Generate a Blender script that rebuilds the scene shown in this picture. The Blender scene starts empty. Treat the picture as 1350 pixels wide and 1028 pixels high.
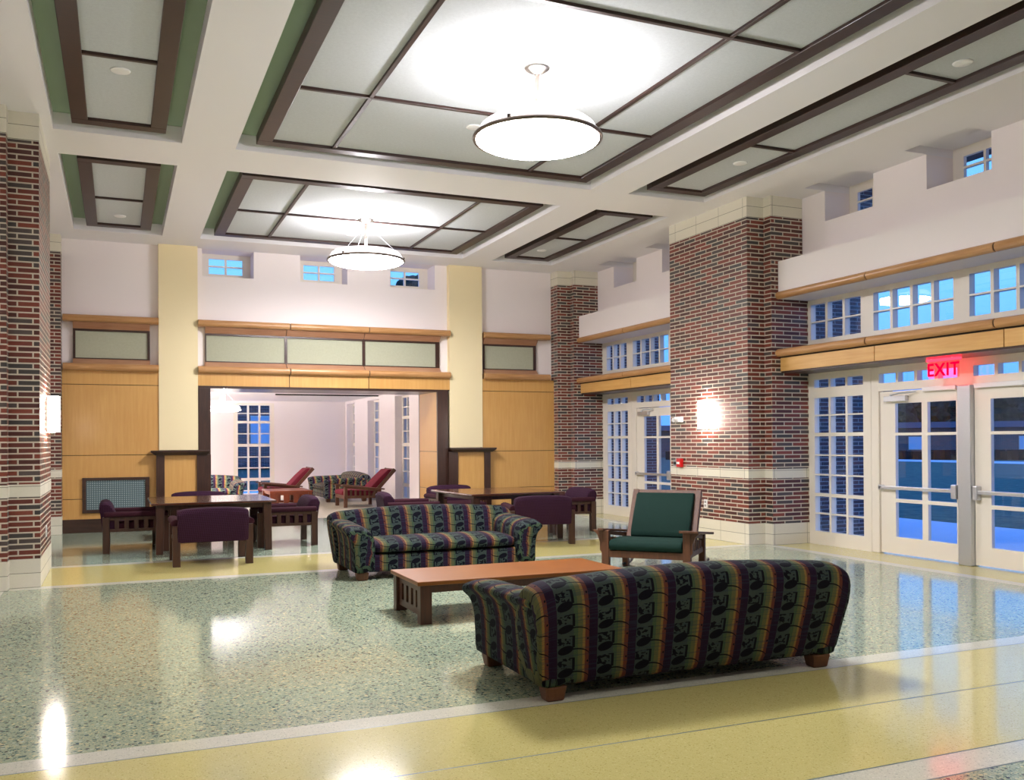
import bpy, bmesh, math, random
from mathutils import Matrix, Vector
random.seed(7)
PI = math.pi
S = bpy.context.scene
COL = S.collection

# ------------------------------------------------------------------ helpers
def R(d): return math.radians(d)

class MB:
    """collects geometry; build() links it as ONE mesh object"""
    def __init__(s, T=None):
        s.v = []; s.f = []; s.uv = []; s.m = []; s.T = T or Matrix.Identity(4)
    def face(s, pts, uv=None, m=0):
        b = len(s.v)
        for p in pts: s.v.append(s.T @ Vector(p))
        s.f.append(list(range(b, b+len(pts)))); s.uv.append(uv); s.m.append(m)
    def box(s, x0, x1, y0, y1, z0, z1, m=0):
        b = len(s.v)
        P = [(x, y, z) for x in (x0, x1) for y in (y0, y1) for z in (z0, z1)]
        for p in P: s.v.append(s.T @ Vector(p))
        for q, ax in (((0,1,3,2),0), ((4,6,7,5),0), ((0,4,5,1),1), ((2,3,7,6),1), ((0,2,6,4),2), ((1,5,7,3),2)):
            s.f.append([b+i for i in q])
            if ax == 0: s.uv.append([(P[i][1], P[i][2]) for i in q])
            elif ax == 1: s.uv.append([(P[i][0], P[i][2]) for i in q])
            else: s.uv.append([(P[i][0], P[i][1]) for i in q])
            s.m.append(m)
    def hexa(s, lo, hi, m=0):
        """two quads (4 points each, same winding), joined"""
        b = len(s.v)
        for p in list(lo)+list(hi): s.v.append(s.T @ Vector(p))
        for q in ((3,2,1,0), (4,5,6,7), (0,1,5,4), (1,2,6,5), (2,3,7,6), (3,0,4,7)):
            s.f.append([b+i for i in q]); s.uv.append(None); s.m.append(m)
    def loft(s, secs, us, closed=True, caps=True, m=0, v0=0.0):
        b = len(s.v); n = len(secs[0]); uvw = []
        for i, sec in enumerate(secs):
            for p in sec: s.v.append(s.T @ Vector(p))
        L = [v0]
        ref = secs[len(secs)//2]
        for j in range(n): L.append(L[-1] + (Vector(ref[(j+1) % n]) - Vector(ref[j])).length)
        for i in range(len(secs)-1):
            for j in range(n if closed else n-1):
                k = (j+1) % n
                s.f.append([b+i*n+j, b+i*n+k, b+(i+1)*n+k, b+(i+1)*n+j])
                s.uv.append([(us[i], L[j]), (us[i], L[j+1]), (us[i+1], L[j+1]), (us[i+1], L[j])]); s.m.append(m)
        if caps:
            for i, rev in ((0, True), (len(secs)-1, False)):
                idx = [b+i*n+j for j in range(n)]
                if rev: idx = idx[::-1]
                c = sum((Vector(p) for p in secs[i]), Vector())/n
                uvs = []
                for q in idx:
                    p = secs[i][(q-b) % n]
                    uvs.append((us[i] + (p[1]-c.y) + (p[0]-c.x), p[2]))
                s.f.append(idx); s.uv.append(uvs); s.m.append(m)
    def cyl(s, p0, p1, r0, r1=None, n=16, m=0, caps=True):
        r1 = r0 if r1 is None else r1
        p0 = Vector(p0); p1 = Vector(p1); d = (p1-p0).normalized()
        a = d.orthogonal().normalized(); c = d.cross(a)
        s.loft([[p + (a*math.cos(2*PI*k/n) + c*math.sin(2*PI*k/n))*r for k in range(n)] for p, r in ((p0, r0), (p1, r1))], [0, (p1-p0).length], m=m, caps=caps)
    def tube(s, pts, r, n=10, m=0):
        pts = [Vector(p) for p in pts]
        secs = []; us = []; u = 0
        for i, p in enumerate(pts):
            d = (pts[min(i+1, len(pts)-1)] - pts[max(i-1, 0)]).normalized()
            a = d.cross(Vector((0.13, 0.27, 1))).normalized(); c = d.cross(a)
            secs.append([p + (a*math.cos(2*PI*k/n) + c*math.sin(2*PI*k/n))*r for k in range(n)])
            if i: u += (pts[i]-pts[i-1]).length
            us.append(u)
        s.loft(secs, us, m=m)
    def lathe(s, prof, c=(0, 0, 0), n=48, m=0):
        b = len(s.v); c = Vector(c)
        for r, z in prof:
            for k in range(n):
                a = 2*PI*k/n; s.v.append(s.T @ (c + Vector((r*math.cos(a), r*math.sin(a), z))))
        for i in range(len(prof)-1):
            for k in range(n):
                q = (k+1) % n
                s.f.append([b+i*n+k, b+i*n+q, b+(i+1)*n+q, b+(i+1)*n+k]); s.uv.append(None); s.m.append(m)
    def prism(s, poly, ax, a0, a1, m=0):
        """poly in the two other axes, extruded along ax"""
        def P(q, a): return (a, q[0], q[1]) if ax == 'x' else ((q[0], a, q[1]) if ax == 'y' else (q[0], q[1], a))
        s.loft([[P(q, a0) for q in poly], [P(q, a1) for q in poly]], [a0, a1], m=m)
    def lattice(s, ax, p0, p1, A, Z, cols, rows, m=0):
        """slab A x Z with rectangular holes cols x rows; ax is the normal axis"""
        def bx(a0, a1, z0, z1):
            if a1-a0 < 1e-5 or z1-z0 < 1e-5: return
            if ax == 'x': s.box(p0, p1, a0, a1, z0, z1, m)
            else: s.box(a0, a1, p0, p1, z0, z1, m)
        cols = sorted(tuple(sorted(c)) for c in cols); rows = sorted(tuple(sorted(r)) for r in rows)
        e = [A[0]] + [x for c in cols for x in c] + [A[1]]
        for i in range(0, len(e), 2): bx(e[i], e[i+1], Z[0], Z[1])
        h = [Z[0]] + [x for r in rows for x in r] + [Z[1]]
        for c in cols:
            for i in range(0, len(h), 2): bx(c[0], c[1], h[i], h[i+1])
    def build(s, name, mats, parent=None, bevel=0.0, seg=2, smooth=False, sub=0, weld=True):
        me = bpy.data.meshes.new(name)
        me.from_pydata([tuple(v) for v in s.v], [], s.f)
        mats = mats if isinstance(mats, (list, tuple)) else [mats]
        for q in mats: me.materials.append(q)
        ul = me.uv_layers.new(name='UVMap')
        for p, uv, mi in zip(me.polygons, s.uv, s.m):
            p.material_index = mi
            if uv:
                for li, t in zip(p.loop_indices, uv): ul.data[li].uv = t
            else:
                for li in p.loop_indices:
                    co = me.vertices[me.loops[li].vertex_index].co
                    ul.data[li].uv = (co.x+co.y, co.z)
        bm = bmesh.new(); bm.from_mesh(me)
        if weld: bmesh.ops.remove_doubles(bm, verts=bm.verts, dist=1e-5)
        bmesh.ops.recalc_face_normals(bm, faces=bm.faces)
        bm.to_mesh(me); bm.free()
        o = bpy.data.objects.new(name, me); COL.objects.link(o)
        if parent: o.parent = parent
        if smooth:
            for p in me.polygons: p.use_smooth = True
        if bevel:
            md = o.modifiers.new('bevel', 'BEVEL'); md.width = bevel; md.segments = seg; md.limit_method = 'ANGLE'; md.angle_limit = R(35)
        if sub:
            md = o.modifiers.new('sub', 'SUBSURF'); md.levels = sub; md.render_levels = sub
        return o

def tag(o, label=None, cat=None, group=None, kind=None):
    if label: o['label'] = label
    if cat: o['category'] = cat
    if group: o['group'] = group
    if kind: o['kind'] = kind
    return o
def empty(name, loc=(0, 0, 0), rz=0.0, **k):
    o = bpy.data.objects.new(name, None); COL.objects.link(o); o.empty_display_size = .1
    o.location = loc; o.rotation_euler = (0, 0, rz)
    return tag(o, **k)
def struct(name, mb, mat, label, cat, **k):
    return tag(mb.build(name, mat, **k), label, cat, kind='structure')
def copy_tree(o, parent=None):
    c = o.copy(); COL.objects.link(c)
    if parent: c.parent = parent
    for ch in [x for x in bpy.data.objects if x.parent is o]: copy_tree(ch, c)
    return c

# ------------------------------------------------------------------ materials
def lin(c): return tuple(((x/12.92) if x <= .04045 else ((x+.055)/1.055)**2.4) for x in c)
def C(r, g, b): return lin((r/255, g/255, b/255)) + (1,)
class NT:
    def __init__(s, name):
        s.mat = bpy.data.materials.new(name); s.mat.use_nodes = True
        s.t = s.mat.node_tree; s.t.nodes.clear()
        s.out = s.t.nodes.new('ShaderNodeOutputMaterial')
    def n(s, typ, **k):
        q = s.t.nodes.new(typ)
        for a, b in k.items():
            if a in q.inputs: q.inputs[a].default_value = b
            else: setattr(q, a, b)
        return q
    def l(s, a, b): s.t.links.new(a, b)
    def val(s, sock, x):
        if isinstance(x, bpy.types.NodeSocket): s.l(x, sock)
        else: sock.default_value = x
    def math(s, op, a, b=0.0, c=0.0, clamp=False):
        q = s.t.nodes.new('ShaderNodeMath'); q.operation = op; q.use_clamp = clamp
        s.val(q.inputs[0], a); s.val(q.inputs[1], b); s.val(q.inputs[2], c)
        return q.outputs[0]
    def mix(s, fac, a, b):
        q = s.t.nodes.new('ShaderNodeMix'); q.data_type = 'RGBA'
        s.val(q.inputs[0], fac); s.val(q.inputs[6], a); s.val(q.inputs[7], b)
        return q.outputs[2]
    def ramp(s, fac, stops, interp='LINEAR'):
        q = s.t.nodes.new('ShaderNodeValToRGB'); q.color_ramp.interpolation = interp
        e = q.color_ramp.elements
        while len(e) < len(stops): e.new(.5)
        for i, (p, c) in enumerate(stops): e[i].position = p; e[i].color = c
        s.val(q.inputs[0], fac); return q.outputs[0]
    def noise(s, vec, scale, detail=3, rough=.5):
        q = s.n('ShaderNodeTexNoise', Scale=scale, Detail=detail, Roughness=rough)
        if vec: s.l(vec, q.inputs['Vector'])
        return q.outputs[0]
    def pos(s):
        return s.n('ShaderNodeNewGeometry').outputs['Position']
    def obj(s): return s.n('ShaderNodeTexCoord').outputs['Object']
    def uv(s): return s.n('ShaderNodeTexCoord').outputs['UV']
    def scale(s, vec, sc):
        q = s.n('ShaderNodeMapping'); q.inputs['Scale'].default_value = sc; s.l(vec, q.inputs['Vector']); return q.outputs[0]
    def bump(s, h, strength=.2, dist=.01):
        q = s.n('ShaderNodeBump', Strength=strength, Distance=dist); s.l(h, q.inputs['Height']); return q.outputs[0]
    def bsdf(s, color, rough=.5, metal=0.0, normal=None, spec=None, coat=0.0, coat_rough=.05, sheen=0.0):
        q = s.n('ShaderNodeBsdfPrincipled')
        s.val(q.inputs['Base Color'], color); s.val(q.inputs['Roughness'], rough); s.val(q.inputs['Metallic'], metal)
        if spec is not None: q.inputs['Specular IOR Level'].default_value = spec
        if coat: q.inputs['Coat Weight'].default_value = coat; q.inputs['Coat Roughness'].default_value = coat_rough
        if sheen: q.inputs['Sheen Weight'].default_value = sheen
        if normal: s.l(normal, q.inputs['Normal'])
        s.l(q.outputs[0], s.out.inputs[0]); return s.mat

def plain(name, c, rough=.6, metal=0.0, noise=.0, nscale=40, **k):
    t = NT(name)
    if noise:
        f = t.noise(t.obj(), nscale)
        col = t.mix(t.math('MULTIPLY', f, noise), c, tuple(x*.6 for x in c[:3])+(1,))
    else: col = c
    return t.bsdf(col, rough, metal, **k)

def wall_paint(name, c, rough=.7):
    t = NT(name); f = t.noise(t.pos(), 160, 2)
    return t.bsdf(t.mix(t.math('MULTIPLY', f, .06), c, tuple(x*.8 for x in c[:3])+(1,)), rough, normal=t.bump(f, .04, .002))

M = {}
M['white'] = wall_paint('painted_plaster', C(243, 235, 234))
M['soffit'] = wall_paint('soffit_paint', C(240, 237, 240))
M['recess'] = wall_paint('recess_shade_tint', C(142, 164, 138))  # green cast of the shaded recess put into the base colour
M['cream'] = wall_paint('cream_paint', C(240, 224, 180))
M['frame'] = plain('window_frame_paint', C(236, 228, 214), .35)
M['stone'] = None

def brick(name, tones, mortar, bw=.292, rh=.0593, ms=.0062, bright=1.0, rough=.75):
    t = NT(name)
    b = t.n('ShaderNodeTexBrick'); b.offset = .5; b.squash = 1
    b.inputs['Color1'].default_value = (0, 0, 0, 1); b.inputs['Color2'].default_value = (1, 1, 1, 1); b.inputs['Mortar'].default_value = (.5, .5, .5, 1)
    b.inputs['Scale'].default_value = 1; b.inputs['Mortar Size'].default_value = ms; b.inputs['Mortar Smooth'].default_value = .15
    b.inputs['Bias'].default_value = 0; b.inputs['Brick Width'].default_value = bw; b.inputs['Row Height'].default_value = rh
    mp = t.n('ShaderNodeMapping'); mp.inputs['Location'].default_value = (.09, -.304 % rh * -1 + .304 % rh, 0); t.l(t.uv(), mp.inputs['Vector']); t.l(mp.outputs[0], b.inputs['Vector'])
    rnd = t.n('ShaderNodeSeparateColor'); t.l(b.outputs['Color'], rnd.inputs[0])
    col = t.ramp(rnd.outputs[0], [(i/len(tones), c) for i, c in enumerate(tones)], 'CONSTANT')
    nz = t.noise(t.pos(), 55, 4, .65)
    col = t.mix(t.math('MULTIPLY', nz, .55), col, (.02, .012, .01, 1))
    col = t.mix(b.outputs['Fac'], col, mortar)
    h = t.math('SUBTRACT', t.math('MULTIPLY', nz, .25), b.outputs['Fac'])
    return t.bsdf(col, t.math('ADD', .42, t.math('MULTIPLY', b.outputs['Fac'], .4)), normal=t.bump(h, .5, .006))
M['brick'] = brick('dark_red_brick', [C(134,60,46), C(92,46,40), C(146,68,50), C(74,70,68), C(116,52,42), C(88,44,38), C(92,80,76), C(128,58,44)], C(200,190,172), ms=.0085)
M['brick_out'] = brick('outdoor_brick', [C(110,66,60), C(90,56,52), C(120,74,64), C(84,72,72)], C(170,165,160), rough=.9)
def stone():
    t = NT('cream_stone')
    b = t.n('ShaderNodeTexBrick'); b.offset = 0
    b.inputs['Color1'].default_value = C(230, 225, 208); b.inputs['Color2'].default_value = C(222, 217, 200); b.inputs['Mortar'].default_value = C(120, 116, 98)
    b.inputs['Scale'].default_value = 1; b.inputs['Mortar Size'].default_value = .003; b.inputs['Brick Width'].default_value = .585; b.inputs['Row Height'].default_value = .152
    mp = t.n('ShaderNodeMapping'); mp.inputs['Location'].default_value = (.145, 0, 0); t.l(t.uv(), mp.inputs['Vector']); t.l(mp.outputs[0], b.inputs['Vector'])
    n = t.noise(t.pos(), 60, 3)
    return t.bsdf(t.mix(t.math('MULTIPLY', n, .12), b.outputs['Color'], C(150, 140, 110)), .6, normal=t.bump(b.outputs['Fac'], -.2, .003))
M['stone'] = stone()

def wood(name, c1, c2, axis='x', rough=.3, coat=.3, gs=1.0):
    t = NT(name)
    sc = {'x': (1.2, 18, 18), 'y': (18, 1.2, 18), 'z': (18, 18, 1.2)}[axis]
    f = t.noise(t.scale(t.obj(), tuple(x*gs for x in sc)), 2.2, 5, .6)
    g = t.noise(t.obj(), 1.7, 2)
    f2 = t.math('ADD', t.math('MULTIPLY', f, .75), t.math('MULTIPLY', g, .35), clamp=True)
    col = t.ramp(f2, [(.3, c1), (.72, c2)])
    return t.bsdf(col, rough, coat=coat, coat_rough=.15, normal=t.bump(f, .05, .002))
M['maple'] = wood('maple_panel', C(214, 167, 98), C(201, 150, 82), 'z', .38, .1, .6)
M['maple_rail'] = wood('maple_rail', C(202, 156, 106), C(170, 120, 70), 'x', .3, .3)
M['maple_rail_y'] = wood('maple_rail_lengthwise', C(202, 156, 106), C(170, 120, 70), 'y', .3, .3)
M['maple_y'] = wood('maple_fascia', C(220, 176, 108), C(202, 152, 82), 'y', .38, .1, .6)
M['cove'] = wood('reddish_cove_wood', C(190, 146, 114), C(162, 112, 82), 'x', .3, .3)
M['dark'] = wood('dark_walnut', C(72, 44, 34), C(46, 28, 22), 'z', .3, .3)
M['dark_x'] = wood('dark_walnut_rail', C(72, 44, 34), C(46, 28, 22), 'x', .3, .3)
M['ceilwood'] = wood('ceiling_frame_wood', C(60, 31, 22), C(38, 21, 16), 'x', .42, .04)
M['chairwood'] = wood('chair_wood', C(76, 42, 25), C(46, 25, 16), 'z', .38, .08)
M['tablewood'] = wood('dark_table_top', C(92, 50, 34), C(58, 30, 22), 'x', .16, .6)
M['oak'] = wood('amber_oak', C(140, 80, 8), C(112, 58, 5), 'x', .4, .03)
M['oakdark'] = wood('brown_oak', C(84, 44, 24), C(56, 30, 18), 'z', .42, .05)
M['armwood'] = wood('armchair_oak', C(104, 62, 32), C(74, 42, 22), 'z', .55, 0)
M['cherry'] = wood('cherry_wood', C(140, 64, 30), C(112, 46, 22), 'x', .3, .3)
M['seam'] = plain('dark_joint', C(34, 26, 20), .7)
M['metal'] = plain('brushed_metal', C(176, 172, 166), .28, 1.0, noise=.2, nscale=90)
M['stem'] = plain('stem_paint', C(160, 140, 130), .5, .2)
M['bronze'] = plain('ring_metal', C(120, 108, 100), .3, 1.0)
M['steel'] = plain('satin_steel', C(206, 208, 212), .38, .75, noise=.15, nscale=60)
M['black'] = plain('black_rubber', C(18, 18, 20), .5)
M['redbox'] = plain('red_enamel', C(190, 20, 24), .35)
M['whiteplastic'] = plain('white_plastic', C(235, 235, 235), .4)
M['greyplastic'] = plain('grey_plastic', C(150, 150, 150), .5)

def emis(name, c, s, mixdiff=None):
    t = NT(name); e = t.n('ShaderNodeEmission'); e.inputs[0].default_value = c; e.inputs[1].default_value = s
    t.l(e.outputs[0], t.out.inputs[0]); return t.mat
M['bowl'] = emis('lit_glass_bowl', C(252, 248, 252), 38)
M['bowl_rim'] = emis('lit_glass_rim', C(252, 246, 248), 1.2)
M['bowl_near'] = emis('lit_glass_bowl_near', C(255, 250, 244), 7)
M['bowl_lounge'] = emis('lit_glass_bowl_small', C(255, 238, 226), 12.0)
M['sconce'] = emis('lit_sconce_glass', C(255,240,230), 26.0)
M['exitred'] = emis('red_exit_letters', (.85, .0, .02, 1), 1.0)
M['exitface'] = emis('red_sign_housing', (1.0, .015, .03, 1), 3.0)

def fabric_grey(name, c):
    t = NT(name); f = t.noise(t.pos(), 220, 2, .7); g = t.noise(t.pos(), 30, 3)
    v = t.math('ADD', t.math('MULTIPLY', f, .7), t.math('MULTIPLY', g, .3))
    return t.bsdf(t.ramp(v, [(.32, tuple(x*.82 for x in c[:3])+(1,)), (.66, c)]), .9)
M['acoustic'] = fabric_grey('acoustic_fabric', C(204, 209, 212))
M['greenpanel'] = fabric_grey('sage_fabric', C(178, 180, 156))

def weave(name, c1, c2, sc=70, rough=.9, ratio=.22):
    t = NT(name); s = t.n('ShaderNodeSeparateXYZ'); t.l(t.scale(t.obj(), (sc, sc, sc)), s.inputs[0])
    def line(x): return t.math('LESS_THAN', t.math('FRACT', x), ratio)
    a = t.math('MAXIMUM', line(t.math('ADD', s.outputs[0], s.outputs[1])), line(s.outputs[2]))
    return t.bsdf(t.mix(a, c1, c2), rough, spec=.15)
M['plum'] = weave('plum_check_fabric', C(40, 18, 30), C(60, 34, 58), 46)
M['plum_side'] = weave('plum_fabric', C(46, 18, 28), C(56, 26, 36), 60)
M['green'] = weave('dark_green_fabric', C(18, 42, 36), C(24, 48, 41), 150, .8)
M['maroon'] = weave('maroon_fabric', C(100, 28, 44), C(112, 36, 50), 120, .85)
M['heater'] = weave('perforated_grille', C(140, 156, 158), C(84, 102, 106), 28, .5, .4)

def sofa_fabric(name, P=.262, gain=1.0):
    """vertical stripes with rows of leaf, bar and swoosh motifs, laid out in the part's own UVs (metres)"""
    t = NT(name); s = t.n('ShaderNodeSeparateXYZ'); t.l(t.uv(), s.inputs[0])
    u = t.math('FRACT', t.math('DIVIDE', s.outputs[0], -P))
    v = t.math('FRACT', t.math('DIVIDE', s.outputs[1], .15))
    nz = t.noise(t.uv(), 24, 3)
    uu = t.math('ADD', u, t.math('MULTIPLY', t.math('SUBTRACT', nz, .5), .03))
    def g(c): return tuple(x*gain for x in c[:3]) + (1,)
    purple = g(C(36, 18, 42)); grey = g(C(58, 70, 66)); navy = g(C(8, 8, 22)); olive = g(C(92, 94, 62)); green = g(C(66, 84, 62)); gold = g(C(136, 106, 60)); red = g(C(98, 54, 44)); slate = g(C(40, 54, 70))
    stripes = t.ramp(uu, [(0, purple), (.17, grey), (.36, grey), (.58, green), (.68, olive), (.80, gold), (.86, red), (.96, purple)], 'CONSTANT')
    bands = t.noise(t.scale(t.uv(), (3, 90, 1)), 1.0, 2)
    stripes = t.mix(t.math('MULTIPLY', t.math('GREATER_THAN', bands, .56), .4), stripes, slate)
    def ell(cu, cv, ru, rv, sk=0.0):
        a = t.math('DIVIDE', t.math('SUBTRACT', u, cu), ru)
        b = t.math('DIVIDE', t.math('SUBTRACT', t.math('SUBTRACT', v, cv), t.math('MULTIPLY', t.math('SUBTRACT', u, cu), sk)), rv)
        return t.math('LESS_THAN', t.math('ADD', t.math('MULTIPLY', a, a), t.math('MULTIPLY', b, b)), 1.0)
    def rect(u0, u1, v0, v1):
        a = t.math('MULTIPLY', t.math('GREATER_THAN', u, u0), t.math('LESS_THAN', u, u1))
        return t.math('MULTIPLY', a, t.math('MULTIPLY', t.math('GREATER_THAN', v, v0), t.math('LESS_THAN', v, v1)))
    mask = ell(.38, .70, .19, .19, -.35)
    jag = t.noise(t.scale(t.uv(), (34, 52, 1)), 1.0, 1)
    mask = t.math('MAXIMUM', mask, t.math('MULTIPLY', rect(.18, .50, .06, .50), t.math('GREATER_THAN', jag, .53)))
    for q in (rect(.545, .61, .04, .60), rect(.47, .60, .04, .09), ell(.24, .30, .05, .12, .8)): mask = t.math('MAXIMUM', mask, q)
    arc = t.math('SUBTRACT', ell(.62, .98, .36, .34), ell(.62, 1.04, .37, .34), clamp=True)
    mask = t.math('MAXIMUM', mask, arc)
    mask = t.math('MAXIMUM', mask, ell(.93, .25, .022, .05))
    mask = t.math('MULTIPLY', mask, t.math('GREATER_THAN', u, .18))
    col = t.mix(mask, stripes, navy)
    return t.bsdf(col, .85, normal=t.bump(t.noise(t.uv(), 500, 2), .1, .001), spec=.15)
M['sofa'] = sofa_fabric('striped_motif_fabric', gain=.8)
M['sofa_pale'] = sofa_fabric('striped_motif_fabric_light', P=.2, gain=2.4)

def glass():
    t = NT('window_glass')
    tr = t.n('ShaderNodeBsdfTransparent'); tr.inputs[0].default_value = (.93, .96, .97, 1)
    gl = t.n('ShaderNodeBsdfGlossy'); gl.inputs['Roughness'].default_value = .01
    ge = t.n('ShaderNodeNewGeometry'); dt = t.n('ShaderNodeVectorMath'); dt.operation = 'DOT_PRODUCT'; t.l(ge.outputs['Incoming'], dt.inputs[0]); t.l(ge.outputs['Normal'], dt.inputs[1])
    k = t.math('SUBTRACT', 1.0, t.math('ABSOLUTE', dt.outputs['Value']))
    fr = t.math('ADD', .075, t.math('MULTIPLY', .9, t.math('POWER', k, 5.0)), clamp=True)
    mx = t.n('ShaderNodeMixShader'); t.l(fr, mx.inputs[0]); t.l(tr.outputs[0], mx.inputs[1]); t.l(gl.outputs[0], mx.inputs[2])
    t.l(mx.outputs[0], t.out.inputs[0]); return t.mat
M['glass'] = glass()

def terrazzo(name, base, chips, sc=55, rough=.16, dens=.55):
    t = NT(name); p = t.pos()
    v = t.n('ShaderNodeTexVoronoi', Scale=sc); v.feature = 'F1'; t.l(p, v.inputs['Vector'])
    s = t.n('ShaderNodeSeparateColor'); t.l(v.outputs['Color'], s.inputs[0])
    n = len(chips); cc = t.ramp(s.outputs[0], [(i/n, c) for i, c in enumerate(chips)], 'CONSTANT')
    big = t.math('LESS_THAN', v.outputs['Distance'], t.math('MULTIPLY', s.outputs[1], dens))
    v2 = t.n('ShaderNodeTexVoronoi', Scale=sc*2.3); t.l(p, v2.inputs['Vector'])
    s2 = t.n('ShaderNodeSeparateColor'); t.l(v2.outputs['Color'], s2.inputs[0])
    sm = t.math('LESS_THAN', v2.outputs['Distance'], t.math('MULTIPLY', s2.outputs[1], dens*.8))
    c2 = t.ramp(s2.outputs[2], [(i/n, c) for i, c in enumerate(chips[::-1])], 'CONSTANT')
    col = t.mix(sm, base, c2); col = t.mix(big, col, cc)
    return t.bsdf(col, rough, spec=.38)
M['terr'] = terrazzo('green_terrazzo', C(158, 171, 146), [C(84,108,102), C(196,190,152), C(58,80,84), C(176,188,168), C(112,132,118), C(204,198,158), C(70,96,98)], 52, .10, .64)
M['terr2'] = terrazzo('teal_terrazzo', C(150, 166, 146), [C(92,112,106), C(170,170,136), C(80,100,98), C(160,176,156)], 55, .10)
M['yellow'] = terrazzo('yellow_terrazzo', C(204, 194, 128), [C(190,178,108), C(214,206,144), C(198,186,116), C(178,166,102)], 90, .11, .5)
M['pale'] = terrazzo('pale_terrazzo', C(206, 206, 190), [C(190,190,176), C(220,218,204), C(176,178,166)], 90, .11, .5)
M['strip'] = plain('divider_strip', C(70, 96, 98), .35)
M['loungefloor'] = terrazzo('lounge_floor', C(214, 206, 186), [C(200,192,170), C(224,216,196)], 60, .2, .5)
M['concrete'] = plain('outdoor_concrete', C(226, 228, 230), .8, noise=.2, nscale=4)
def grass():
    t = NT('lawn_grass'); f = t.noise(t.pos(), 3.0, 6, .7)
    return t.bsdf(t.ramp(f, [(.35, C(54, 78, 58)), (.7, C(92, 118, 86))]), .95)
M['grass'] = grass()
def leaves():
    t = NT('tree_foliage'); f = t.noise(t.pos(), 2.2, 5, .7)
    return t.bsdf(t.ramp(f, [(.35, C(20, 30, 22)), (.7, C(58, 72, 48))]), .95)
M['leaf'] = leaves()
M['bark'] = plain('tree_bark', C(60, 48, 40), .9)
M['roof'] = plain('roof_shingle', C(58, 54, 60), .85)
M['winlight'] = plain('pale_window_blind', C(216, 222, 232), .6)
M['dusk_dark'] = plain('hedge_leaf', C(24, 34, 28), .9, noise=.5, nscale=6)

# ------------------------------------------------------------------ room shell
ZS = 5.0
XW = 9.306
PX = 8.315
def fl(x0, x1, y0, y1, m, mb, z=0.0): mb.face([(x0, y0, z), (x1, y0, z), (x1, y1, z), (x0, y1, z)], None, m)
mb = MB()
XL, XR = -1.9, 9.4
ybands = [(-3.2, 3.04, 0), (3.04, 3.05, 4), (3.05, 3.255, 2), (3.255, 3.265, 4), (3.265, 4.04, 1), (4.04, 4.05, 4), (4.05, 4.785, 1), (4.785, 4.795, 4), (4.795, 4.97, 2), (4.97, 10.79, 0), (10.79, 10.97, 2), (10.97, 12.52, 1), (12.52, 12.69, 2), (12.69, 18.5, 3)]
for y0, y1, m in ybands:
    inner = m in (0, 3)
    if inner:
        fl(-1.08, 8.46, y0, y1, m, mb); fl(8.46, 8.64, y0, y1, 2, mb); fl(8.64, XR, y0, y1, 1, mb)
        fl(-1.26, -1.08, y0, y1, 2, mb); fl(XL, -1.26, y0, y1, 1, mb)
    else: fl(XL, XR, y0, y1, m, mb)
fl(XL, XR, 18.5, 28.0, 5, mb)
struct('floor', mb, [M['terr'], M['yellow'], M['pale'], M['terr2'], M['strip'], M['loungefloor']], 'polished green terrazzo floor crossed by yellow and pale bands', 'floor')

# ceiling soffit with coffers
coffX = [(-.65, .70), (1.30, 6.07), (6.66, 7.95)]
coffY = [(4.48, 11.40), (12.34, 16.60)]
wellsY = [(16.25, 15.37), (14.46, 13.55), (10.23, 9.32), (8.45, 7.53), (6.67, 5.75)]
mb = MB(); ZR = 5.19
mb.box(-2.0, 8.80, -3.2, coffY[0][0], ZS, ZR); mb.box(-2.0, 8.80, coffY[0][1], coffY[1][0], ZS, ZR); mb.box(-2.0, 8.80, coffY[1][1], 17.42, ZS, ZR)
for y0, y1 in coffY:
    e = [-2.0] + [x for c in coffX for x in c] + [8.80]
    for i in range(0, len(e), 2): mb.box(e[i], e[i+1], y0, y1, ZS, ZR)
prev = 17.42
for a, b in wellsY: mb.box(8.80, 9.66, a, prev, ZS, ZR); prev = b
mb.box(8.80, 9.66, -3.2, prev, ZS, ZR)
for a, b in wellsY: mb.box(8.80, 9.66, b, a, 5.10, ZR)
struct('ceiling', mb, M['soffit'], 'pale plaster ceiling with a grid of rectangular recesses', 'ceiling')
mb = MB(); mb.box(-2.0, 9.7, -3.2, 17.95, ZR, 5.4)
struct('ceiling', mb, M['recess'], 'upper ceiling inside the rectangular recesses, its green shade put into the colour', 'ceiling')

# pillars
def pillar(name, x0, x1, y0, y1, label, right=True):
    root = empty(name, ((x0+x1)/2, (y0+y1)/2, 0), label=label, cat='pillar', kind='structure')
    T = Matrix.Translation((-(x0+x1)/2, -(y0+y1)/2, 0))
    fx = .29
    def shape(mb, z0, z1, g=0.0):
        if right:
            mb.box(x0-g, x1, y0-g, y1+g, z0, z1); mb.box(x0+fx-g, x1, y0-.17-g, y1+.17+g, z0, z1)
        else:
            mb.box(x0, x1+g, y0-g, y1+g, z0, z1); mb.box(x0, x1-fx+g, y0-.17-g, y1+.17+g, z0, z1)
    for z0, z1, part, mat, g in ((0, .304, 'stone_base', 'stone', .004), (.304, .953, 'brick_shaft', 'brick', 0), (.953, 1.085, 'stone_band', 'stone', .004), (1.085, 4.705, 'brick_shaft', 'brick', 0), (4.705, 5.0, 'stone_cap', 'stone', .004)):
        b = MB(T); shape(b, z0, z1, g); b.build(part, M[mat], root, weld=False)
    return root
pillar('brick_pillar', PX, XW, 10.88, 12.90, 'dark brick pillar between the two door bays, with the lit sconce and red pull box')
pillar('brick_pillar', PX, XW, 17.10, 18.3, 'far brick pillar in the back right corner beside the maple wall')
pillar('brick_pillar', PX, XW, 3.1, 5.10, 'near brick pillar at the right end of the near door bay')
pillar('brick_pillar', -1.9, -.76, 10.95, 12.66, 'brick pillar at the left edge carrying the left wall sconce', right=False)
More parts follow.
